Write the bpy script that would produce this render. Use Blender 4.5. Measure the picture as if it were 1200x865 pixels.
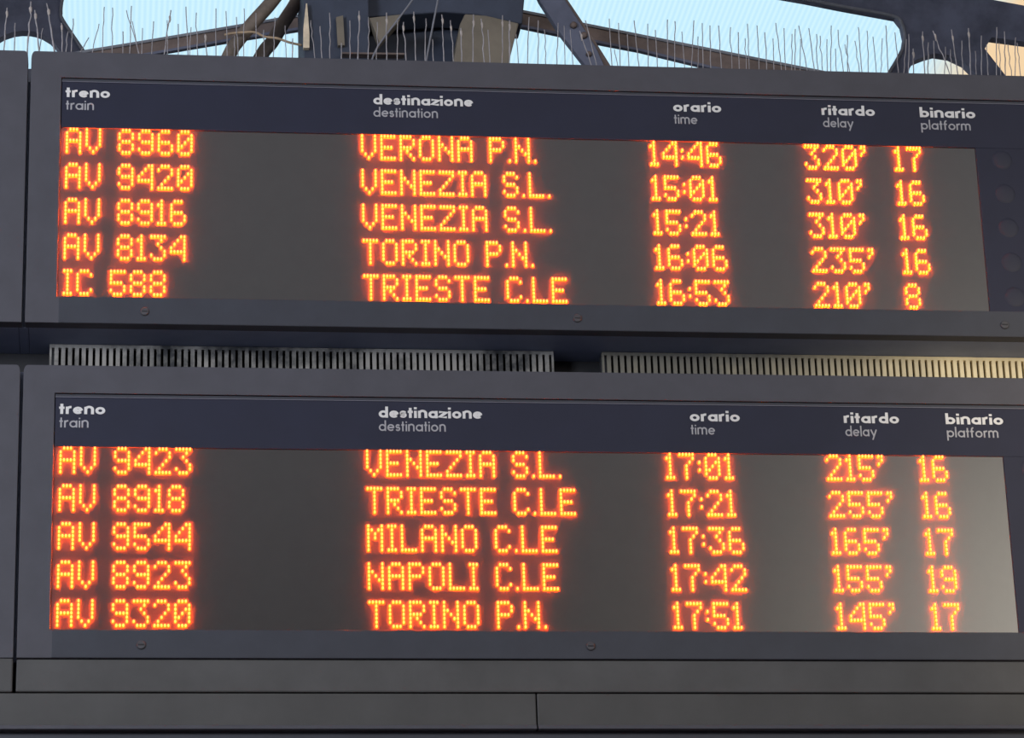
import bpy, bmesh, math, random
from mathutils import Vector, Matrix

# ------------------------------------------------------------------ scene, camera, light
for o in list(bpy.data.objects):
    bpy.data.objects.remove(o)
SC = bpy.context.scene
COL = SC.collection
BZ = 3.83                                   # height of the boards' middle above the platform

R_ = Vector((0.9924158, -0.11895251, -0.03100278))
U_ = Vector((-0.01342449, -0.35557368, 0.93455184))
F_ = Vector((0.12219105, 0.92704782, 0.35447382))
CAM = Vector((-0.76980364, -5.84040126, -2.23318505 + BZ))
FPX = 3743.62
cd = bpy.data.cameras.new('camera')
cam = bpy.data.objects.new('camera', cd)
COL.objects.link(cam)
cam.matrix_world = Matrix(((R_.x, U_.x, -F_.x, CAM.x), (R_.y, U_.y, -F_.y, CAM.y),
                           (R_.z, U_.z, -F_.z, CAM.z), (0, 0, 0, 1)))
cd.sensor_fit = 'HORIZONTAL'
cd.sensor_width = 36.0
cd.lens = 36.0 * FPX / 1200.0
cd.clip_end = 500
SC.camera = cam

SC.view_settings.view_transform = 'Standard'
SC.view_settings.look = 'None'
SC.view_settings.gamma = 1.0
SC.view_settings.exposure = 0.0
SC.view_settings.use_curve_mapping = False

SKY_STRENGTH = 1.3
world = bpy.data.worlds.new('world')
SC.world = world
world.use_nodes = True
bgn = world.node_tree.nodes['Background']
bgn.inputs[0].default_value = (0.96, 0.97, 1.05, 1)
bgn.inputs[1].default_value = SKY_STRENGTH

def spot(name, loc, target, power, color, size, blend, radius):
    ld = bpy.data.lights.new(name, 'SPOT')
    ld.energy = power; ld.color = color; ld.spot_size = math.radians(size)
    ld.spot_blend = blend; ld.shadow_soft_size = radius
    o = bpy.data.objects.new(name, ld)
    COL.objects.link(o)
    o.location = loc
    o.rotation_euler = (Vector(target) - Vector(loc)).to_track_quat('-Z', 'Y').to_euler()
    return o

# unseen warm spot, added for the warm light from the right and below
spot('warm_light_right', (3.4, -4.6, BZ - 1.55), (1.48, 0, BZ - 0.24), 800, (1.0, 0.84, 0.58), 18, 1.0, 0.10)
# area light added as the hall's bright bay, mirrored in the lower display
ld = bpy.data.lights.new('hall_bay_light', 'AREA')
ld.shape = 'SQUARE'; ld.size = 1.3; ld.energy = 112; ld.color = (1.0, 0.92, 0.78)
lo = bpy.data.objects.new('hall_bay_light', ld); COL.objects.link(lo)
lo.location = (3.1, -5.9, BZ + 1.0)
lo.rotation_euler = (Vector((1.1, 0, BZ - 0.55)) - lo.location).to_track_quat('-Z', 'Y').to_euler()

# unseen cool light added at the left to brighten that end of the boards
ld = bpy.data.lights.new('left_fill_light', 'AREA')
ld.shape = 'SQUARE'; ld.size = 0.8; ld.energy = 80; ld.color = (0.90, 0.97, 1.06)
lo = bpy.data.objects.new('left_fill_light', ld); COL.objects.link(lo)
lo.location = (-2.7, -3.0, BZ + 0.15)
lo.rotation_euler = (Vector((-0.5, 0, BZ)) - lo.location).to_track_quat('-Z', 'Y').to_euler()

def at(x, y, Y):
    """the point on the plane at depth Y that stands behind photo position x, y"""
    d = F_ * FPX + R_ * (x - 600) - U_ * (y - 432.5)
    return CAM + d * ((Y - CAM.y) / d.y)

# ------------------------------------------------------------------ materials
def mat(name, color, rough=0.6, metal=0.0, var=0.0, scale=8.0, color2=None, bump=0.0, spec=0.5, coat=0.0, lo=0.32, hi=0.66):
    m = bpy.data.materials.new(name)
    m.use_nodes = True
    nt = m.node_tree
    b = nt.nodes['Principled BSDF']
    b.inputs['Base Color'].default_value = (*color, 1)
    b.inputs['Roughness'].default_value = rough
    b.inputs['Metallic'].default_value = metal
    b.inputs['Specular IOR Level'].default_value = spec
    b.inputs['Coat Weight'].default_value = coat
    b.inputs['Coat Roughness'].default_value = 0.25
    if var or bump:
        tc = nt.nodes.new('ShaderNodeTexCoord')
        nz = nt.nodes.new('ShaderNodeTexNoise')
        nz.inputs['Scale'].default_value = scale
        nz.inputs['Detail'].default_value = 6
        nz.inputs['Roughness'].default_value = 0.65
        nt.links.new(tc.outputs['Object'], nz.inputs['Vector'])
        if var:
            rp = nt.nodes.new('ShaderNodeValToRGB')
            c2 = color2 or tuple(c * (1 - var) for c in color)
            c1 = color if color2 else tuple(c * (1 + var) for c in color)
            rp.color_ramp.elements[0].position = lo
            rp.color_ramp.elements[1].position = hi
            rp.color_ramp.elements[0].color = (*c2, 1)
            rp.color_ramp.elements[1].color = (*c1, 1)
            nt.links.new(nz.outputs['Fac'], rp.inputs['Fac'])
            nt.links.new(rp.outputs['Color'], b.inputs['Base Color'])
        if bump:
            bp = nt.nodes.new('ShaderNodeBump')
            bp.inputs['Strength'].default_value = bump
            bp.inputs['Distance'].default_value = 0.002
            nt.links.new(nz.outputs['Fac'], bp.inputs['Height'])
            nt.links.new(bp.outputs['Normal'], b.inputs['Normal'])
    return m

def emit(name, color, strength=1.0):
    m = bpy.data.materials.new(name)
    m.use_nodes = True
    nt = m.node_tree
    nt.nodes.clear()
    e = nt.nodes.new('ShaderNodeEmission')
    e.inputs[0].default_value = (*color, 1)
    e.inputs[1].default_value = strength
    o = nt.nodes.new('ShaderNodeOutputMaterial')
    nt.links.new(e.outputs[0], o.inputs[0])
    return m

M_FRAME = mat('frame_paint', (0.062, 0.0615, 0.078), 0.6, var=0.08, scale=14, bump=0.06, spec=0.3)
M_RAIL = mat('lower_rail_paint', (0.036, 0.039, 0.054), 0.55, var=0.08, scale=14, bump=0.05, spec=0.3)
M_BODY = mat('housing_paint', (0.19, 0.215, 0.31), 0.6, var=0.1, scale=10, spec=0.3)
M_MASK = mat('mask_paint', (0.0135, 0.0155, 0.036), 0.6, var=0.08, scale=9, spec=0.3)
M_LED = mat('led_panel', (0.031, 0.0285, 0.0285), 0.28, var=0.06, scale=30, spec=0.5)
M_TITLE = mat('title_print', (0.64, 0.63, 0.64), 0.5, var=0.03, scale=60)
M_TITLE2 = mat('subtitle_print', (0.33, 0.325, 0.36), 0.5, var=0.05, scale=60)
M_LENS = mat('lamp_lens', (0.021, 0.023, 0.042), 0.6, spec=0.3)
M_BEAD = mat('glazing_bead', (0.12, 0.12, 0.16), 0.5)
M_LOCK = mat('lock_metal', (0.05, 0.05, 0.06), 0.7, 0.0, var=0.2, scale=60)
M_MOULD = mat('moulding_paint', (0.066, 0.065, 0.068), 0.6, var=0.14, scale=7, bump=0.1, spec=0.3)
M_BEAM = mat('beam_paint', (0.060, 0.059, 0.061), 0.6, var=0.14, scale=6, bump=0.1, spec=0.3)
M_BACK = mat('mounting_paint', (0.03, 0.033, 0.05), 0.6, var=0.1)
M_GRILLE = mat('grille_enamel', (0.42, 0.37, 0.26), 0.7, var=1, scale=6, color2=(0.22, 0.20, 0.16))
M_GRILLE_D = mat('dusty_grille_enamel', (0.29, 0.28, 0.275), 0.8, var=1, scale=6, color2=(0.03, 0.032, 0.038), lo=0.42, hi=0.56)
M_DARK = mat('dark_interior', (0.02, 0.02, 0.025), 0.8, var=0.2)
M_WIRE = mat('spike_wire', (0.30, 0.285, 0.31), 0.7, 0.1, var=0.25, scale=40)
M_FLUFF = mat('dust_on_wire', (0.36, 0.32, 0.31), 0.9, var=0.25, scale=60)
M_PLASTIC = mat('spike_base', (0.25, 0.24, 0.24), 0.6, var=0.2, scale=30)
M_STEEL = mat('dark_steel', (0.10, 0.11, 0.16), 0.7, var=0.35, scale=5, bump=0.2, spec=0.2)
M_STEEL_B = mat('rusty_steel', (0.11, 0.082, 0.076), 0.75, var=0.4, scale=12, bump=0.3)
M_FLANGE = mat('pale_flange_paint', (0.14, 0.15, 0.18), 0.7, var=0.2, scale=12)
M_PIPE = mat('weathered_pipe', (0.125, 0.10, 0.085), 0.7, var=0.4, scale=20, bump=0.3)
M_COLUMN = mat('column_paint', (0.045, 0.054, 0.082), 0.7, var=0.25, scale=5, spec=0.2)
M_BEIGE = mat('beige_lit_face', (0.15, 0.13, 0.105), 0.75, var=0.2, scale=9)  # the right face's lighter, lit tone is put into this beige
M_PALE = mat('painted_lit_edge', (0.60, 0.50, 0.38), 0.7, var=0.2, scale=30)
M_ROPE = mat('rope_fibre', (0.34, 0.25, 0.17), 0.9, var=0.3, scale=60)
M_CABLE = mat('grey_cable', (0.16, 0.165, 0.20), 0.6, var=0.1, scale=30)
M_FLOOR = mat('platform_concrete', (0.22, 0.21, 0.20), 0.8, var=0.2, scale=1.5)
M_HALL = mat('hall_plaster', (0.30, 0.29, 0.29), 0.85, var=0.15, scale=1.0)
M_TIP = emit('led_core', (7.5, 1.12, 0.24))
M_SIDE = emit('led_amber_body', (6.5, 0.34, 0.006))
M_RIM = emit('led_halo_rim', (1150.0, 62.0, 0.3))  # hidden glowing wall added to throw the halo around the letters

def dust_and_light_ramp(m, dust, clean):
    # light from the right painted into the right grille's enamel, with dust leftwards
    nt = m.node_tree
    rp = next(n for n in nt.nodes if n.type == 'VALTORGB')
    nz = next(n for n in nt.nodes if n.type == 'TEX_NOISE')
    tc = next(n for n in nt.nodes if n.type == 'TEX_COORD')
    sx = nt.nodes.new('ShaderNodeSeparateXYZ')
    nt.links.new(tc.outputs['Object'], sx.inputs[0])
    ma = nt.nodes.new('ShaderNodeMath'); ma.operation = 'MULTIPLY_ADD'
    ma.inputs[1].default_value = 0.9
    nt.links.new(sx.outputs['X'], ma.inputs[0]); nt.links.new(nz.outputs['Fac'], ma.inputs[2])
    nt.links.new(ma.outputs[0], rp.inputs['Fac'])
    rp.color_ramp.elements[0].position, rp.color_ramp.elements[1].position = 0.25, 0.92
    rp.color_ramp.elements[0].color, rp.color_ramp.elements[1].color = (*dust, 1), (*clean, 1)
dust_and_light_ramp(M_GRILLE, (0.17, 0.16, 0.14), (0.80, 0.69, 0.46))

def roof_material():
    m = bpy.data.materials.new('ribbed_translucent_sheet')
    m.use_nodes = True
    nt = m.node_tree
    nt.nodes.clear()
    out = nt.nodes.new('ShaderNodeOutputMaterial')
    tr = nt.nodes.new('ShaderNodeBsdfTranslucent')
    tc = nt.nodes.new('ShaderNodeTexCoord')
    sx = nt.nodes.new('ShaderNodeSeparateXYZ')
    nt.links.new(tc.outputs['Object'], sx.inputs[0])
    # moulded ribs running away from the platform
    mu = nt.nodes.new('ShaderNodeMath'); mu.operation = 'MULTIPLY'
    mu.inputs[1].default_value = 2 * math.pi / 0.045
    nt.links.new(sx.outputs['X'], mu.inputs[0])
    sn = nt.nodes.new('ShaderNodeMath'); sn.operation = 'SINE'
    nt.links.new(mu.outputs[0], sn.inputs[0])
    rp = nt.nodes.new('ShaderNodeMapRange')
    rp.inputs['From Min'].default_value = -1; rp.inputs['From Max'].default_value = 1
    nt.links.new(sn.outputs[0], rp.inputs['Value'])
    clean = nt.nodes.new('ShaderNodeMixRGB')
    clean.inputs['Color1'].default_value = (0.655, 0.81, 0.872, 1)
    clean.inputs['Color2'].default_value = (0.73, 0.86, 0.885, 1)
    nt.links.new(rp.outputs[0], clean.inputs['Fac'])
    # peach of sunlit masonry beyond, painted into the sheets towards the right
    nz = nt.nodes.new('ShaderNodeTexNoise'); nz.inputs['Scale'].default_value = 0.8
    nt.links.new(tc.outputs['Object'], nz.inputs['Vector'])
    ad = nt.nodes.new('ShaderNodeMath'); ad.operation = 'MULTIPLY_ADD'
    ad.inputs[1].default_value = 0.6
    nt.links.new(nz.outputs['Fac'], ad.inputs[0]); nt.links.new(sx.outputs['X'], ad.inputs[2])
    r2 = nt.nodes.new('ShaderNodeMapRange')
    r2.inputs['From Min'].default_value = YEL0; r2.inputs['From Max'].default_value = YEL1
    nt.links.new(ad.outputs[0], r2.inputs['Value'])
    yl = nt.nodes.new('ShaderNodeMixRGB')
    yl.inputs['Color2'].default_value = (0.86, 0.73, 0.545, 1)
    nt.links.new(r2.outputs[0], yl.inputs['Fac'])
    nt.links.new(clean.outputs[0], yl.inputs['Color1'])
    nt.links.new(yl.outputs[0], tr.inputs['Color'])
    nt.links.new(tr.outputs[0], out.inputs['Surface'])
    return m

# ------------------------------------------------------------------ mesh helpers
def tag(o, label=None, cat=None, group=None, kind=None):
    if label: o['label'] = label
    if cat: o['category'] = cat
    if group: o['group'] = group
    if kind: o['kind'] = kind
    return o

def empty(name, loc, label, cat, group=None):
    o = bpy.data.objects.new(name, None)
    o.empty_display_size = 0.05
    COL.objects.link(o)
    o.location = loc
    return tag(o, label, cat, group)

def link(name, bm, mats, parent=None, smooth=False, bevel=0.0):
    """bm is in world coordinates; the object's origin goes to the mesh's middle"""
    bmesh.ops.recalc_face_normals(bm, faces=bm.faces)
    lo = Vector((min(v.co[i] for v in bm.verts) for i in range(3)))
    hi = Vector((max(v.co[i] for v in bm.verts) for i in range(3)))
    c = (lo + hi) / 2
    bmesh.ops.translate(bm, verts=bm.verts, vec=-c)
    me = bpy.data.meshes.new(name)
    bm.to_mesh(me); bm.free()
    if not isinstance(mats, (list, tuple)): mats = [mats]
    for m in mats: me.materials.append(m)
    if smooth:
        for p in me.polygons: p.use_smooth = True
    o = bpy.data.objects.new(name, me)
    COL.objects.link(o)
    if parent is not None:
        o.parent = parent
        w = Vector((0, 0, 0)); q = parent
        while q is not None:
            w += q.location; q = q.parent
        o.location = c - w
    else:
        o.location = c
    if bevel:
        bv = o.modifiers.new('bevel', 'BEVEL')
        bv.width = bevel; bv.segments = 2; bv.limit_method = 'ANGLE'; bv.angle_limit = math.radians(40)
    return o

def box(bm, x0, x1, y0, y1, z0, z1, mi=0):
    vs = [bm.verts.new((x, y, z)) for x in (x0, x1) for y in (y0, y1) for z in (z0, z1)]
    for f in ((0, 1, 3, 2), (4, 6, 7, 5), (0, 4, 5, 1), (2, 3, 7, 6), (0, 2, 6, 4), (1, 5, 7, 3)):
        fc = bm.faces.new([vs[i] for i in f]); fc.material_index = mi
    return bm

def prism(bm, pts, thick):
    """pts: world points in a plane of constant Y; extruded towards +Y"""
    vs = [bm.verts.new(p) for p in pts]
    es = [bm.edges.new((vs[i], vs[(i + 1) % len(vs)])) for i in range(len(vs))]
    bmesh.ops.triangle_fill(bm, use_beauty=True, edges=es)
    ex = bmesh.ops.extrude_face_region(bm, geom=list(bm.faces))
    bmesh.ops.translate(bm, verts=[g for g in ex['geom'] if isinstance(g, bmesh.types.BMVert)], vec=(0, thick, 0))
    return bm

def ring(bm, outer, inner, y0, y1):
    es = []
    for loop in (outer, inner):
        vs = [bm.verts.new((x, y0, z)) for x, z in loop]
        es += [bm.edges.new((vs[i], vs[(i + 1) % len(vs)])) for i in range(len(vs))]
    bmesh.ops.triangle_fill(bm, use_beauty=True, edges=es)
    ex = bmesh.ops.extrude_face_region(bm, geom=list(bm.faces))
    bmesh.ops.translate(bm, verts=[g for g in ex['geom'] if isinstance(g, bmesh.types.BMVert)], vec=(0, y1 - y0, 0))
    return bm

def tube(bm, pts, radii, seg=8, mi=0):
    pts = [Vector(p) for p in pts]
    if not isinstance(radii, (list, tuple)): radii = [radii] * len(pts)
    rings = []
    for i, p in enumerate(pts):
        t = (pts[min(i + 1, len(pts) - 1)] - pts[max(i - 1, 0)]).normalized()
        a = t.cross(Vector((0, 1, 0)))
        if a.length < 1e-3: a = t.cross(Vector((1, 0, 0)))
        a.normalize(); b = t.cross(a)
        rings.append([bm.verts.new(p + (a * math.cos(2 * math.pi * k / seg) + b * math.sin(2 * math.pi * k / seg)) * radii[i]) for k in range(seg)])
    for i in range(len(rings) - 1):
        for k in range(seg):
            f = bm.faces.new((rings[i][k], rings[i][(k + 1) % seg], rings[i + 1][(k + 1) % seg], rings[i + 1][k]))
            f.material_index = mi
    bm.faces.new(rings[0][::-1]).material_index = mi
    bm.faces.new(rings[-1]).material_index = mi
    return bm

def spline(ctrl, n=6):
    P = [Vector(c) for c in ctrl]
    P = [2 * P[0] - P[1]] + P + [2 * P[-1] - P[-2]]
    out = []
    for i in range(1, len(P) - 2):
        for k in range(n):
            t = k / n
            a, b, c, d = P[i - 1], P[i], P[i + 1], P[i + 2]
            out.append(0.5 * ((2 * b) + (c - a) * t + (2 * a - 5 * b + 4 * c - d) * t * t + (3 * b - a - 3 * c + d) * t ** 3))
    out.append(P[-2])
    return out

# ------------------------------------------------------------------ the hall around the boards
def struct(name, bm, m):
    return tag(link(name, bm, m), kind='structure')

ROOF_Z = CAM.z + 12.0
def roof_x(px, py):
    d = F_ * FPX + R_ * (px - 600) - U_ * (py - 432.5)
    return (CAM + d * (12.0 / d.z)).x
YEL0, YEL1 = roof_x(1088, 70) + 0.30, roof_x(1156, 70) + 0.30
bm = bmesh.new(); box(bm, -30, 30, -14, 60, -0.3, 0); struct('floor', bm, M_FLOOR)
bm = bmesh.new(); box(bm, -30, 30, 12, 46, ROOF_Z, ROOF_Z + 0.01)
o = link('ceiling_glazing', bm, roof_material()); o.location.x = 0
tag(o, kind='structure')
bm = bmesh.new(); box(bm, -30, 30, -14, 12, ROOF_Z, ROOF_Z + 0.4); struct('ceiling', bm, M_HALL)
bm = bmesh.new(); box(bm, -30, 30, -14.4, -14, 0, 8.5); struct('wall_back', bm, M_HALL)
bm = bmesh.new(); box(bm, 14, 14.4, -14, 18, 0, ROOF_Z); struct('wall_right', bm, M_HALL)

# ------------------------------------------------------------------ departure boards
FONT = {
 'A': '.###.|#...#|#...#|#####|#...#|#...#|#...#', 'V': '#...#|#...#|#...#|#...#|#...#|.#.#.|..#..',
 'E': '#####|#....|#....|####.|#....|#....|#####', 'R': '####.|#...#|#...#|####.|#.#..|#..#.|#...#',
 'O': '.###.|#...#|#...#|#...#|#...#|#...#|.###.', 'N': '#...#|#...#|##..#|#.#.#|#..##|#...#|#...#',
 'Z': '#####|....#|...#.|..#..|.#...|#....|#####', 'I': '###|.#.|.#.|.#.|.#.|.#.|###',
 'P': '####.|#...#|#...#|####.|#....|#....|#....', 'S': '.###.|#...#|#....|.###.|....#|#...#|.###.',
 'L': '#....|#....|#....|#....|#....|#....|#####', 'T': '#####|..#..|..#..|..#..|..#..|..#..|..#..',
 'C': '.###.|#...#|#....|#....|#....|#...#|.###.', 'M': '#...#|##.##|#.#.#|#.#.#|#...#|#...#|#...#',
 '0': '.###.|#...#|#..##|#.#.#|##..#|#...#|.###.', '1': '.#.|##.|.#.|.#.|.#.|.#.|###',
 '2': '.###.|#...#|....#|...#.|..#..|.#...|#####', '3': '#####|...#.|..#..|...#.|....#|#...#|.###.',
 '4': '...#.|..##.|.#.#.|#..#.|#####|...#.|...#.', '5': '#####|#....|#....|####.|....#|#...#|.###.',
 '6': '.###.|#....|#....|####.|#...#|#...#|.###.', '7': '#####|....#|...#.|..#..|..#..|..#..|..#..',
 '8': '.###.|#...#|#...#|.###.|#...#|#...#|.###.', '9': '.###.|#...#|#...#|.####|....#|#...#|.###.',
 '.': '.|.|.|.|.|.|#', ':': '.|.|#|.|#|.|.', "'": '##|.#|#.|..|..|..|..',
}
FONT['4'] = '...##|..#.#|.#..#|#...#|#####|....#|....#'
PH, PV, ROWP = 0.0065, 0.0080, 0.07632

def led_text(name, text, x0, ztop, parent):
    """one field of a row: every word in it a part of its own"""
    x = 0
    for w in text.split(' '):
        led_word(name, w, x0 + x * PH, ztop, parent)
        x += sum(FONT[c].index('|') + 1 for c in w) + 4

def led_word(name, text, x0, ztop, parent, y=0.0065):
    """one line of lit LEDs: each an amber bullet standing out of the panel"""
    bm = bmesh.new()
    x = 0
    seg = 8
    for ch in text:
        rows = FONT[ch].split('|')
        for r, row in enumerate(rows):
            for c, on in enumerate(row):
                if on != '#': continue
                cx, cz = x0 + (x + c) * PH, ztop - r * PV
                prev = None
                for (rx, rz, yy, mi) in ((2.35, 3.10, 0, 2), (2.35, 3.10, 0.0015, 2), (3.15, 3.92, 0.0016, 1), (3.15, 3.92, 0.0019, 1), (2.10, 3.30, 0.0020, 1), (2.05, 3.25, 0.0044, 1), (1.80, 3.00, 0.0054, 0)):
                    cur = [bm.verts.new((cx + rx * 0.001 * math.cos(2 * math.pi * i / seg), y - yy,
                                         cz + rz * 0.001 * math.sin(2 * math.pi * i / seg))) for i in range(seg)]
                    if prev:
                        for i in range(seg):
                            f = bm.faces.new((prev[i], prev[(i + 1) % seg], cur[(i + 1) % seg], cur[i]))
                            f.material_index = mi
                    prev = cur
                bm.faces.new(prev).material_index = 0
        x += len(rows[0]) + 1
    o = link(name, bm, [M_TIP, M_SIDE, M_RIM], parent)
    o['label'] = 'glowing orange dot-matrix text ' + text
    return o

# column titles: a geometric lower-case alphabet drawn with strokes (x-height 1)
def arc(cx, cy, r, a0, a1, n=14, sx=1.0):
    return [(cx + sx * r * math.cos(math.radians(a0 + (a1 - a0) * i / n)), cy + r * math.sin(math.radians(a0 + (a1 - a0) * i / n))) for i in range(n + 1)]
def glyph(ch, w):
    """strokes (centre lines) and advance; w is the stroke width in x-heights"""
    h = w / 2
    r = 0.5 - h
    o = arc(h + r, 0.5, r, 0, 360, 24)
    xr = h + 2 * r
    if ch == 'o': return [o], 1.0
    if ch == 'd': return [o, [(xr, 0), (xr, 1.55)]], 1.0
    if ch == 'a': return [o, [(xr, 0), (xr, 1.0)]], 1.0
    if ch == 'b': return [o, [(h, 0), (h, 1.55)]], 1.0
    if ch == 'p': return [o, [(h, -0.5), (h, 1.0)]], 1.0
    if ch == 'e': return [arc(h + r, 0.5, r, 0, 320, 22), [(h, 0.5), (xr, 0.5)]], 1.0
    if ch == 't': return [[(h + 0.12, 0), (h + 0.12, 1.4)], [(0, 1 - h), (w + 0.24, 1 - h)]], 0.24 + w
    if ch == 'r': return [[(h, 0), (h, 1)]] + [arc(h + 0.36, 0.60, 0.36, 180, 80, 8)], w + 0.30
    if ch == 'n': return [[(h, 0), (h, 1)], arc(h + 0.34, 0.66, 0.34, 180, 0, 10) + [(h + 0.68, 0)]], 0.68 + w
    if ch == 'm': return [[(h, 0), (h, 1)], arc(h + 0.30, 0.68, 0.30, 180, 0, 10) + [(h + 0.60, 0)], arc(h + 0.90, 0.68, 0.30, 180, 0, 10) + [(h + 1.2, 0)]], 1.2 + w
    if ch == 'i': return [[(h, 0), (h, 1)], [(h, 1.22), (h, 1.22 + w * 0.95)]], w
    if ch == 'l': return [[(h, 0), (h, 1.55)]], w
    if ch == 's': return [arc(h + 0.2, 1 - h - 0.21, 0.21, 20, 250, 10) + arc(h + 0.2, h + 0.23, 0.23, 80, -160, 10)], 0.42 + w
    if ch == 'z': return [[(0.02, 1 - h), (0.80, 1 - h), (0.06, h), (0.84, h)]], 0.86
    if ch == 'f': return [[(h + 0.12, 0), (h + 0.12, 1.15)] + arc(h + 0.38, 1.18, 0.26, 180, 90, 6), [(0, 1 - h), (w + 0.3, 1 - h)]], 0.34 + w
    if ch == 'y': return [[(h, 1), (h + 0.42, 0.05)], [(h + 0.84, 1), (h + 0.22, -0.5)]], 0.84 + w

def stroke(bm, line, w, tr, y, k_=[0]):
    n = len(line)
    L = []
    closed = n > 3 and abs(line[0][0] - line[-1][0]) < 1e-6 and abs(line[0][1] - line[-1][1]) < 1e-6
    for i in range(n):
        if closed:
            p0 = Vector(line[i - 1] if i > 0 else line[-2]); p1 = Vector(line[(i + 1)] if i < n - 1 else line[1])
        else:
            p0 = Vector(line[max(i - 1, 0)]); p1 = Vector(line[min(i + 1, n - 1)])
        d = (p1 - p0).normalized()
        nrm = Vector((-d.y, d.x))
        k = 1.0
        if 0 < i < n - 1 and not closed:
            d0 = (Vector(line[i]) - p0).normalized()
            k = 1.0 / max(0.5, abs(d.dot(d0)))
        p = Vector(line[i])
        L.append((tr(p + nrm * w / 2 * k), tr(p - nrm * w / 2 * k)))
    k_[0] = (k_[0] + 1) % 5
    y = y - 0.00006 * k_[0]
    T = 0.0008
    f = [[bm.verts.new((a[0], y, a[1])), bm.verts.new((b[0], y, b[1])), bm.verts.new((b[0], y + T, b[1])), bm.verts.new((a[0], y + T, a[1]))] for a, b in L]
    for i in range(len(f) - 1):
        for k in range(4):
            bm.faces.new((f[i][k], f[i][(k + 1) % 4], f[i + 1][(k + 1) % 4], f[i + 1][k]))
    if not closed:
        bm.faces.new(f[0]); bm.faces.new(f[-1][::-1])

def title(word, x0, x1, zbase, xh, w, m, parent, y, gap):
    total = sum(glyph(c, w)[1] for c in word) + gap * (len(word) - 1)
    sx = (x1 - x0) / total
    bm = bmesh.new()
    x = 0.0
    for c in word:
        strokes, adv = glyph(c, w)
        for s in strokes:
            # stroke width is kept even when a word is set wider than its x-height
            stroke(bm, s, w, lambda p: (x0 + (x + p[0]) * sx, zbase + p[1] * xh), y)
        x += adv + gap
    o = link('column_title', bm, m, parent)
    o['label'] = 'printed column title ' + word
    return o

TITLES = [  # italian, x0, x1 ; english, x0, x1
 ('treno', -0.8828, -0.7945, 'train', -0.8818, -0.8260),
 ('destinazione', -0.2648, -0.0615, 'destination', -0.2650, -0.1340),
 ('orario', 0.3515, 0.4515, 'time', 0.3520, 0.4005),
 ('ritardo', 0.6618, 0.7740, 'delay', 0.6632, 0.7275),
 ('binario', 0.8692, 0.9870, 'platform', 0.8697, 0.9748)]
COLX = {'train_code': -0.87811, 'destination': -0.28874, 'departure_time': 0.30062, 'delay': 0.62233, 'platform_number': 0.81061}
LX0, LX1, LXL, LXW = -0.9522, 1.135, -0.8915, 1.100

def rounded(x0, x1, z0, z1, r):
    pts = [(x0, z0), (x1, z0)]
    pts += [(x1 - r + r * math.cos(math.radians(a)), z1 - 2.2 * r + 2.2 * r * math.sin(math.radians(a))) for a in (0, 22, 45, 68, 90)]
    pts += [(x0 + r - r * math.cos(math.radians(a)), z1 - 2.2 * r + 2.2 * r * math.sin(math.radians(a))) for a in (90, 68, 45, 22, 0)]
    return pts

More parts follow.
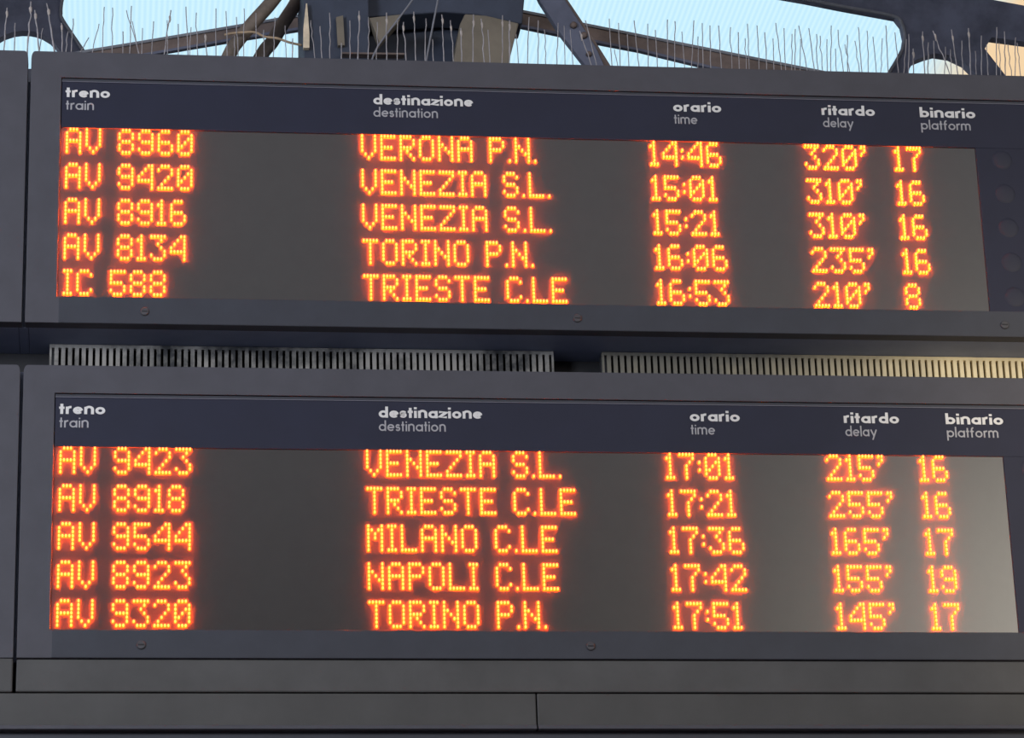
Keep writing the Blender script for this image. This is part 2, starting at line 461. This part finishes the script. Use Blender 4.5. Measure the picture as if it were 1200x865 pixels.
def board(top, rows, ztext, label, moulding):
    """top: height of the upper front edge"""
    root = empty('departure_board', (0.09, 0, top - 0.587), label, 'departure board', 'departure boards one above the other')
    b, t = top - 0.587, top
    bm = bmesh.new(); ring(bm, rounded(LX0, LX1, b, t, 0.0075), [(LXL, b + 0.0555), (LXW, b + 0.0555), (LXW, t - 0.0575), (LXL, t - 0.0575)], 0, 0.030)
    link('frame', bm, M_FRAME, root, bevel=0.0016)
    bm = bmesh.new(); box(bm, LX0 + 0.006, LX1 - 0.006, 0.030, 0.25, b, t)
    link('housing', bm, M_BODY, root, bevel=0.002)
    bm = bmesh.new(); box(bm, LXL + 0.004, LX1 - 0.004, -0.0006, 0.002, b + 0.0005, b + 0.0555)
    rail = link('bottom_rail', bm, M_RAIL, root, bevel=0.0008)
    # navy printed mask: title strip over the display and a strip at its right with five lamps
    bm = bmesh.new(); box(bm, LXL + 0.001, LXW - 0.001, 0.0035, 0.0300, t - 0.1665, t - 0.0656)
    mask = link('title_strip', bm, M_MASK, root, bevel=0.0009)
    bm = bmesh.new(); box(bm, LXL + 0.001, LXW - 0.001, 0.0025, 0.0300, t - 0.0655, t - 0.0642)
    link('glazing_bead', bm, M_BEAD, root)
    bm = bmesh.new(); box(bm, LXL + 0.001, LXW - 0.001, 0.0030, 0.0300, t - 0.0641, t - 0.0590)
    link('sealing_strip', bm, M_RAIL, root)
    bm = bmesh.new(); box(bm, 0.9808, LXW - 0.001, 0.0035, 0.0300, b + 0.0558, t - 0.1665)
    lampstrip = link('lamp_strip', bm, M_MASK, root, bevel=0.0006)
    bm = bmesh.new(); box(bm, LXL + 0.001, 0.9808, 0.0065, 0.030, b + 0.0558, t - 0.1665)
    led = link('led_panel', bm, M_LED, root)
    for it, a0, a1, en, e0, e1 in TITLES:
        title(it, a0, a1, t - 0.0995, 0.0148, 0.30, M_TITLE, mask, 0.0028, 0.13)
        title(en, e0, e1, t - 0.1272, 0.0142, 0.20, M_TITLE2, mask, 0.0028, 0.16)
    for i, row in enumerate(rows):
        for key, txt in zip(COLX, row):
            led_text(key + '_text', txt, COLX[key], ztext - i * ROWP, led)
        cz = ztext - i * ROWP - 0.022
        bm = bmesh.new()
        prev = None
        for k in range(5):                                        # flat dome of an unlit row lamp
            rr, yy = 0.0215 * math.cos(k * 0.36), 0.0035 - 0.002 * math.sin(k * 0.36)
            cur = [bm.verts.new((1.0355 + rr * math.cos(j * math.pi / 12), yy, cz + rr * math.sin(j * math.pi / 12))) for j in range(24)]
            if prev:
                for j in range(24): bm.faces.new((prev[j], prev[(j + 1) % 24], cur[(j + 1) % 24], cur[j]))
            prev = cur
        bm.faces.new(prev)
        link('row_lamp', bm, M_LENS, lampstrip, smooth=True)
    for lx in (-0.721, 0.134, 1.007):                             # quarter-turn locks along the bottom rail
        bm = bmesh.new()
        tube(bm, [(lx, 0.0, b + 0.025), (lx, -0.0030, b + 0.025), (lx, -0.0045, b + 0.025)], [0.0085, 0.0085, 0.0072], 20)
        lk = link('lock', bm, M_LOCK, rail)
        bm = bmesh.new(); box(bm, lx - 0.0055, lx + 0.0055, -0.0056, -0.0044, b + 0.0238, b + 0.0262)
        link('lock_slot', bm, M_DARK, lk)
    if moulding:
        bm = bmesh.new()
        z0 = b - 0.0665
        prism(bm, [(LX0, 0, 0)] * 0 or [Vector((LX0, 0, z0)), Vector((LX1, 0, z0)), Vector((LX1, 0, b - 0.0012)), Vector((LX0, 0, b - 0.0012))], 0.20)
        for v in bm.verts:
            if v.co.y < 0.01: v.co.y = 0.004 if v.co.z > z0 + 0.03 else -0.004
        link('bottom_moulding', bm, M_MOULD, root, bevel=0.003)
    return root

UP = [("AV 8960", "VERONA P.N.", "14:46", "320'", "17"), ("AV 9420", "VENEZIA S.L.", "15:01", "310'", "16"),
      ("AV 8916", "VENEZIA S.L.", "15:21", "310'", "16"), ("AV 8134", "TORINO P.N.", "16:06", "235'", "16"),
      ("IC 588", "TRIESTE C.LE", "16:53", "210'", "8")]
LO = [("AV 9423", "VENEZIA S.L.", "17:01", "215'", "16"), ("AV 8918", "TRIESTE C.LE", "17:21", "255'", "16"),
      ("AV 9544", "MILANO C.LE", "17:36", "165'", "17"), ("AV 8923", "NAPOLI C.LE", "17:42", "155'", "19"),
      ("AV 9320", "TORINO P.N.", "17:51", "145'", "17")]
TOPU, TOPL = BZ + 0.671, BZ - 0.0045
board(TOPU, UP, BZ + 0.50053, 'upper dark grey departure board listing trains from AV 8960 to IC 588', False)
board(TOPL, LO, BZ - 0.17368, 'lower dark grey departure board listing trains from AV 9423 to AV 9320', True)

def neighbour(top, label, moulding):
    root = empty('display_cabinet', (-1.5, 0, top - 0.587), label, 'display cabinet', 'cabinets left of the departure boards')
    b, t, x1, x0 = top - 0.587, top, LX0 - 0.0062, -2.05
    bm = bmesh.new(); ring(bm, rounded(x0, x1, b, t, 0.0075), [(x0 + 0.1, b + 0.0555), (x1 - 0.1, b + 0.0555), (x1 - 0.1, t - 0.0575), (x0 + 0.1, t - 0.0575)], 0, 0.030)
    link('frame', bm, M_FRAME, root, bevel=0.0016)
    bm = bmesh.new(); box(bm, x0 + 0.006, x1 - 0.006, 0.030, 0.25, b, t)
    link('housing', bm, M_BODY, root, bevel=0.002)
    bm = bmesh.new(); box(bm, x0 + 0.1, x1 - 0.1, 0.006, 0.030, b + 0.0555, t - 0.0575)
    link('front_panel', bm, M_MASK, root)
    if moulding:
        bm = bmesh.new(); box(bm, x0, x1, -0.002, 0.20, b - 0.0665, b - 0.0012)
        link('bottom_moulding', bm, M_MOULD, root, bevel=0.003)
neighbour(TOPU, 'upper grey cabinet end beside the top departure board, at the left edge', False)
neighbour(TOPL, 'lower grey cabinet end beside the bottom departure board, at the left edge', True)

for tp, zt_, lab in ((TOPU, 0.055, 'dark filler strip in the gap left of the upper departure board'), (TOPL, 0.004, 'dark filler strip in the gap left of the lower departure board')):
    bm = bmesh.new(); box(bm, LX0 - 0.0120, LX0 + 0.0058, 0.0305, 0.245, tp - 0.587, tp - zt_)
    tag(link('gap_filler', bm, M_BODY), lab, 'filler strip', 'filler strips between the cabinets')

# frame that carries the boards, and the beam they stand on
bm = bmesh.new(); box(bm, -2.05, 1.20, 0.25, 0.42, BZ - 0.72, BZ + 0.755)
tag(link('mounting_frame', bm, M_BACK, bevel=0.004), 'dark steel mounting frame behind both departure boards', 'mounting frame')
ZB1, ZB0 = TOPL - 0.587 - 0.0682, BZ - 0.7265
JX = at(629, 832, 0).x
for nm, x0, x1, lab in (('l', -2.05, JX - 0.0012, 'grey fascia beam under the lower board, left of the joint'),
                        ('r', JX + 0.0012, 1.30, 'grey fascia beam under the lower board, right of the joint')):
    root = empty('support_beam', ((x0 + x1) / 2, 0.1, ZB0), lab, 'beam', 'beams under the lower boards')
    bm = bmesh.new(); box(bm, x0, x1, -0.001, 0.25, ZB0, ZB1)
    link('fascia', bm, M_BEAM, root, bevel=0.002)
    bm = bmesh.new(); box(bm, x0, x1, -0.0075, 0.012, ZB0 - 0.004, ZB0 + 0.004)
    link('drip_edge', bm, M_FRAME, root, bevel=0.0015)
bm = bmesh.new(); box(bm, -2.05, 1.30, 0.012, 0.42, ZB0 - 0.060, ZB0 - 0.001)  # block added as the beam's dark underside
tag(link('beam_underside', bm, M_BACK, bevel=0.002), 'dark underside of the beam at the very bottom of the picture', 'cable tray')

# vent grilles in the slot between the boards
def grille(x0, x1, m, label):
    y, zt, zb = 0.114, TOPU - 0.587 - 0.001, TOPL + 0.0005
    zt += 0.0
    root = empty('vent_grille', ((x0 + x1) / 2, y, zb), label, 'vent grille', 'grilles between the boards')
    bm = bmesh.new()
    box(bm, x0, x1, y, y + 0.012, zt - 0.007, zt)
    box(bm, x0, x1, y, y + 0.012, zb, zb + 0.006)
    n = int((x1 - x0) / 0.01335)
    p = (x1 - x0) / n
    for i in range(n + 1):
        c = x0 + i * p
        a, e = max(x0, c - p * 0.30), min(x1, c + p * 0.30)
        box(bm, a, e, y, y + 0.012, zb + 0.006, zt - 0.007)
    link('slotted_plate', bm, m, root)
    bm = bmesh.new(); box(bm, x0, x1, y + 0.03, y + 0.036, zb, zt)
    link('backing', bm, M_DARK, root)
gx = lambda px, py: at(px, py, 0.114).x
grille(gx(58, 415), gx(649, 424), M_GRILLE_D, 'grey dust-clogged slotted grille between the boards, left of the dark gap')
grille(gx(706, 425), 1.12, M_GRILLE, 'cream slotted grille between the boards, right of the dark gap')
bm = bmesh.new(); box(bm, -2.05, 1.13, 0.17, 0.25, TOPL + 0.0005, TOPU - 0.588)
tag(link('spacer_panel', bm, M_DARK), 'dark panel closing the slot between the boards, behind the grilles', 'panel')

# ------------------------------------------------------------------ bird spikes on the upper boards
SPIKES = [  # foot x, foot y, tip x, tip y, thickness (1 fine, 2 furred)
 (6,42,8,9,2),(17,58,17.5,27,1.6),(33,58,36.5,2,2.6),(43.5,36,41,12,2.4),(46,58,50,33,1.3),(61,42,55,4,2.6),(73,57,72,27,1.8),(77,57,80,37,1.6),(84,57,86,22,1.5),
 (97,50,104,44,1.4),(110,55,116,28,1.1),(120,57,122,8,1.2),(131,58,132,9,1.2),(144,58,144,37,1.5),(159,50,148,12,1.1),(152,60,154,7,1.4),(162,60,155,25,1.0),(166,60,167,33,1),
 (178,60,180,25,1.4),(193,58,200,12,1.8),(196,60,196,24,1),(209,62,209,28,1.3),(220,55,218,8,1.4),(223,55,224,32,1),(231,65,230,15,1.2),(242,62,240,40,2),(253,64,253,10,1.4),
 (266,64,265,13,1.2),(278,50,277,20,1.3),(286,60,286,10,1.0),(275,62,275,42,1.3),(300,62,300,15,1.2),(309,64,309,35,1.5),(321,64,322,20,1.1),(335,64,334,30,1.0),(342,64,343,45,1.6),(368,66,364,24,1.1),
 (377,61,375,31,1.5),(387,66,386,15,1.6),(400,66,400,50,1.2),(410,66,410,24,1.4),(420,68,421,13,1.9),(432,68,432,20,1.3),(442,68,442,26,1.1),(453,68,453,15,2.1),(466,68,466,24,1.4),(475,68,473,26,1.8),(487,69,485,14,1.7),
 (499,69,499,22,1.6),(508,70,507,46,1.3),(520,70,518,17,1.8),(532,70,528,24,1.7),(541,70,540,33,1.8),(554,70,555,17,2.0),(568,70,564,22,1.8),(574,70,572,35,1.5),(589,64,589,18,1.7),(597,70,597,24,1.9),
 (607,72,605,40,1.1),(619,73,620,20,1.4),(630,73,631,24,1.3),(640,73,638,35,1.1),(652,73,654,27,1.4),(662,73,661,30,1.0),(671,73,668,35,1.0),(691,70,679,36,1.8),(695,60,686,24,1.5),(717,75,714,22,1.3),
 (727,75,725,27,1.2),(737,75,735,40,1.2),(749,77,743,24,1.3),(723,74,720,58,1.0),(760,77,759,28,1.2),(770,77,768,35,1.3),(782,77,782,23,1.4),(791,77,791,25,1.3),(802,77,799,37,1.0),(811,77,813,24,1.4),(818,73,818,43,1.1),
 (824,77,823,27,1.2),(833,78,832,30,1.4),(845,78,842,30,1.3),(857,78,856,32,1.1),(866,78,865,38,1.6),(874,78,873,45,1.0),(878,78,876,28,1.2),(889,78,887,30,1.2),(898,78,896,38,1.4),(907,78,906,45,1.1),
 (916,80,909,27,1.3),(921,80,919,33,1.2),(928,80,928,40,1.1),(932,80,932,34,1.2),(945,80,936,30,1.4),(938,80,938,46,1.0),(954,80,948,33,1.3),(958,80,957,40,1.2),(963,80,961,42,1.1),(970,80,969,46,1.1),
 (974,80,974,30,1.2),(980,80,979,57,1.0),(987,80,982,35,1.2),(993,82,993,41,1.3),(996,82,990,52,1.0),(1006,80,1002,48,1.1),(1010,80,1006,32,1.3),(1018,82,1016,36,1.1),(1027,82,1023,43,1.1),(1033,82,1034,45,1.0),(1041,83,1038,30,1.4),
 (1053,84,1049,38,1.3),(1059,84,1062,46,1.4),(1064,84,1065,40,1.3),(1071,84,1070,57,2.0),(1083,84,1081,37,1.9),(1087,84,1088,50,1.5),(1103,62,1093,36,1.7),(1096,84,1094,48,1.4),(1107,84,1108,55,1.1),(1115,84,1114,58,1.1),(1122,84,1115,35,1.7),
 (1128,84,1127,48,1.5),(1137,84,1135,33,2.0),(1144,84,1143,60,1.0),(1150,86,1150,42,1.5),(1158,86,1156,52,1.6),(1168,86,1168,32,1.5),(1172,86,1171,50,1.1),(1178,86,1177,37,1.6),(1185,87,1181,52,1.2),(1190,87,1190,44,1.3),(1196,87,1192,50,1.2)]
rs = random.Random(4)
EDGES = [-2.0, -0.955, -0.60, -0.255, 0.09, 0.435, 0.78, 1.13]
SPOTS = ['cabinet at the left edge, beside the gap', 'departure board, over the title treno', 'departure board, left of the column, under the pipes',
         'departure board, in front of the dark column', 'departure board, under the slanting brace', 'departure board, over the title ritardo',
         'departure board, above the title binario']
strips = {}
for k, nm in enumerate(SPOTS):
    a, b_ = EDGES[k], EDGES[k + 1]
    if k == 0: a = b_ - 0.33
    r = empty('bird_spike_strip', ((a + b_) / 2, 0.09, TOPU), 'grey wire bird spikes on the upper ' + nm, 'bird spikes', 'bird spike strips on top of the boards')
    bm = bmesh.new()
    box(bm, a + 0.012, b_ - 0.012, 0.050, 0.150, TOPU + 0.0002, TOPU + 0.003)
    for yy in (0.060, 0.100, 0.140):
        box(bm, a + 0.012, b_ - 0.012, yy - 0.005, yy + 0.005, TOPU + 0.003, TOPU + 0.007)
    link('base', bm, M_PLASTIC, r)
    strips[k] = r
for (bx, by, tx, ty, th) in SPIKES:
    Y = rs.choice((0.060, 0.100, 0.140))
    p0, p1 = at(bx, by, Y), at(tx, ty, Y)
    d = (p0 - p1)
    s = (TOPU + 0.006 - p1.z) / d.z if abs(d.z) > 1e-4 else 1
    if s > 4: s = 4
    foot = p1 + d * s
    foot.z = TOPU + 0.006
    k = max(i for i in range(7) if foot.x >= EDGES[i])
    pts, rad = [], []
    n = 9
    wob = rs.uniform(-1, 1) * 0.0016
    for i in range(n + 1):
        t = i / n
        p = foot.lerp(p1, t)
        p.x += wob * math.sin(t * math.pi * rs.choice((1, 1, 2))) + rs.uniform(-1, 1) * 0.0003 * th
        p.y += rs.uniform(-1, 1) * 0.0006
        pts.append(p)
        rad.append(0.00085 + (0.00045 * (th - 1) * rs.uniform(0.5, 1.5) if th > 1 else 0))
    bm = bmesh.new()
    tube(bm, pts, rad, 6)
    if th >= 1.7:                                           # fluff caught near the tip
        c = pts[-2]
        tube(bm, [c + Vector((0, 0, -0.010)), c + Vector((0.0006, 0, -0.004)), c + Vector((0, 0, 0.003)), c + Vector((0, 0, 0.007))],
             [0.0008, 0.0012 * th, 0.0014 * th, 0.0006], 7, 1)
    link('wire', bm, [M_WIRE, M_FLUFF], strips[k], smooth=True)

# ------------------------------------------------------------------ steelwork behind the boards
def slab(name, px, Y, th, m, parent=None, bevel=0.0):
    bm = bmesh.new()
    prism(bm, [at(x, y, Y) for x, y in px], th)
    return link(name, bm, m, parent, bevel=bevel)

col_root = empty('steel_column', (at(480, 60, 0.6).x, 0.6, 0.0), 'dark steel column with a beige right face behind the upper board', 'column')
xa, xb, xc, xd = at(357, 60, 0.46).x, at(433, 60, 0.46).x, at(530, 60, 0.50).x, at(600, 60, 0.46).x
ZT = at(400, -40, 0.46).z
bm = bmesh.new(); box(bm, xa, xb, 0.46, 0.70, 0.0, ZT); link('left_plate', bm, M_COLUMN, col_root, bevel=0.003)
bm = bmesh.new(); box(bm, xb, at(575, 60, 0.6).x, 0.60, 0.74, 0.0, ZT); link('web', bm, M_COLUMN, col_root)
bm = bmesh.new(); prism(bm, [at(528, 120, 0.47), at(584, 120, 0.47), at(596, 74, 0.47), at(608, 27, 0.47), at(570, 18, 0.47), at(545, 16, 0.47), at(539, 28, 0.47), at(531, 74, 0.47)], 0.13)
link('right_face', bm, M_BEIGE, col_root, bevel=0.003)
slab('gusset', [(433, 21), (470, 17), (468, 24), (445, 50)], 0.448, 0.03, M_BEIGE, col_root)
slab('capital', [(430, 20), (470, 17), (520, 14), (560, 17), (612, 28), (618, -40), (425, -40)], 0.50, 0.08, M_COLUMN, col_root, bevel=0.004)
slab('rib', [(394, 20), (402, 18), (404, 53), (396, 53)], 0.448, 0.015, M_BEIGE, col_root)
slab('painted_lit_edge', [(358.6, 4), (360, 4), (362.6, 40), (362.5, 56), (355.5, 56), (355.8, 30)], 0.445, 0.012, M_PALE, col_root)  # the column's lit edge, its light put into a pale slab
slab('cross_strap', [(400, 61), (474, 62), (474, 64), (400, 63)], 0.440, 0.02, M_STEEL_B, col_root)

def bar(name, top, bot, Y, th, m, label, cat):
    root = empty(name, at(*top[0], Y + th / 2), label, cat)
    slab('web', top + bot[::-1], Y, th, m, root, 0.003)
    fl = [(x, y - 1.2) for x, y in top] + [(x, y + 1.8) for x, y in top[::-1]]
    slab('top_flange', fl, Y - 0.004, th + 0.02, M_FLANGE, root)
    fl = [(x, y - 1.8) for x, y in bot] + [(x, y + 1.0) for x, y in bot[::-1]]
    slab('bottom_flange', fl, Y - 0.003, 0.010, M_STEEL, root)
bar('tie_beam', [(78, 64), (97, 60), (150, 51.5), (275, 30.5), (366, 15)], [(78, 81), (97, 77), (190, 60.5), (265, 47.5), (366, 31)], 0.74, 0.02, M_STEEL_B,
    'rusty steel tie beam rising to the column from the left', 'beam')
bar('tie_beam', [(596, 9.5), (650, 20), (680, 27), (750, 41), (960, 83), (1010, 93)], [(596, 27), (660, 40.5), (700, 49), (750, 58.5), (830, 78), (1010, 114)], 0.74, 0.02, M_STEEL_B,
    'rusty steel tie beam falling away from the column to the right', 'beam')

def pipe(name, px, Y, rpx, m, label, cat):
    pts = spline([at(x, y, Y) for x, y in px])
    bm = bmesh.new()
    tube(bm, pts, rpx * (Y - CAM.y) / FPX / 0.94, 16)
    return tag(link(name, bm, m, smooth=True), label, cat)
pipe('curved_pipe', [(255, 95), (270, 62), (278, 49), (298, 25), (316, 5), (335, -20), (350, -40)], 0.54, 8.6, M_PIPE, 'brown weathered curved pipe left of the column, the outer one of two', 'pipe')
pipe('curved_pipe', [(290, 95), (309, 61), (319, 49), (333, 25), (346, 5), (358, -20), (366, -40)], 0.63, 8.6, M_PIPE, 'brown weathered curved pipe left of the column, the inner one of two', 'pipe')
pipe('rope', [(263, 41), (272, 39), (285, 38), (299, 38), (310, 43), (325, 45), (340, 50), (354, 53)], 0.505, 1.5, M_ROPE, 'beige rope tied around the two curved pipes', 'rope')
fb = empty('diagonal_brace', at(690, 60, 0.6), 'dark flat brace slanting down across the right tie beam', 'brace')
slab('front_leg', [(622, -22), (646, -22), (664, 2), (681, 28), (698, 54), (708, 76), (716, 100), (700, 100), (684, 74), (656, 38), (632, 0)], 0.54, 0.02, M_STEEL, fb, 0.002)
slab('side_leg', [(646, -22), (651, -22), (684, 27), (699, 50), (716, 77), (730, 100), (716, 100), (700, 66), (681, 30)], 0.545, 0.07, M_STEEL_B, fb, 0.002)
for px, rr in (((684, 42), 5), ((672, 30), 5), ((690, 64), 4)):
    p = at(*px, 0.54)
    bm = bmesh.new(); tube(bm, [p, p + Vector((0, -0.006, 0)), p + Vector((0, -0.009, 0))], [rr * 0.0017, rr * 0.0015, rr * 0.0008], 10)
    link('rivet', bm, M_STEEL_B, fb, smooth=True)

def cable(px, Y, label):
    pts = spline([at(x, y, Y) for x, y in px])
    bm = bmesh.new(); tube(bm, pts, 0.0021, 8)
    tag(link('cable', bm, M_CABLE, smooth=True), label, 'cable')
cable([(505, -40), (485, -3), (467, 22), (448, 47), (440, 60), (434, 75)], 0.24, 'thin grey cable slanting down to the left in front of the column')
cable([(519, -40), (513, 0), (508, 26), (503, 52), (499, 74)], 0.24, 'thin grey steep cable in front of the middle of the column')

# ornamental iron arches further back under the roof
aL = empty('iron_arch', at(60, 30, 6.0), 'dark iron arch with a rounded opening at the top left corner', 'iron arch')
slab('web', [(-90, -60), (74, -60), (73, -10), (71.5, 5), (71, 15), (73, 24), (97, 60), (134, 115), (108, 115), (70, 59), (65, 52), (59, 46), (50, 40.5), (42, 37.5), (35, 36.2), (26, 36), (17, 37), (5, 41), (-10, 50), (-40, 74), (-90, 90)], 6.0, 0.05, M_STEEL, aL)
bm = bmesh.new(); tube(bm, spline([at(x, y, 5.98) for x, y in [(76, -60), (74, -10), (72, 5), (71.5, 15), (74, 24), (98, 60), (130, 110)]], 4), 0.007, 8)
link('edge_bead', bm, M_FLANGE, aL, smooth=True)
aR = empty('iron_arch', at(1100, 30, 6.0), 'dark iron arch with a rounded opening at the top right corner', 'iron arch')
slab('web', [(760, -60), (905, -8), (945, -1), (985, 7), (1050, 19), (1057, 28), (1060, 42), (1058, 55), (1050, 70), (1041, 85), (1022, 120), (1048, 120), (1064, 88), (1066, 80), (1071, 71), (1085, 65.5), (1096, 62.5), (1113, 65), (1130, 73), (1142, 85), (1162, 120), (1198, 120), (1178, 88), (1154, 57), (1162, 43.5), (1200, 48.5), (1290, 60), (1290, 22), (1200, 6.5), (1165, 0), (1130, -8), (1000, -60)], 6.0, 0.05, M_STEEL, aR)
bm = bmesh.new(); tube(bm, spline([at(x, y, 5.98) for x, y in [(905, -8), (945, -1), (985, 7), (1046, 18.5), (1057, 28), (1060.5, 42), (1058.5, 55), (1051, 70), (1042, 85), (1026, 112)]], 4), 0.007, 8)
link('edge_bead', bm, M_FLANGE, aR, smooth=True)
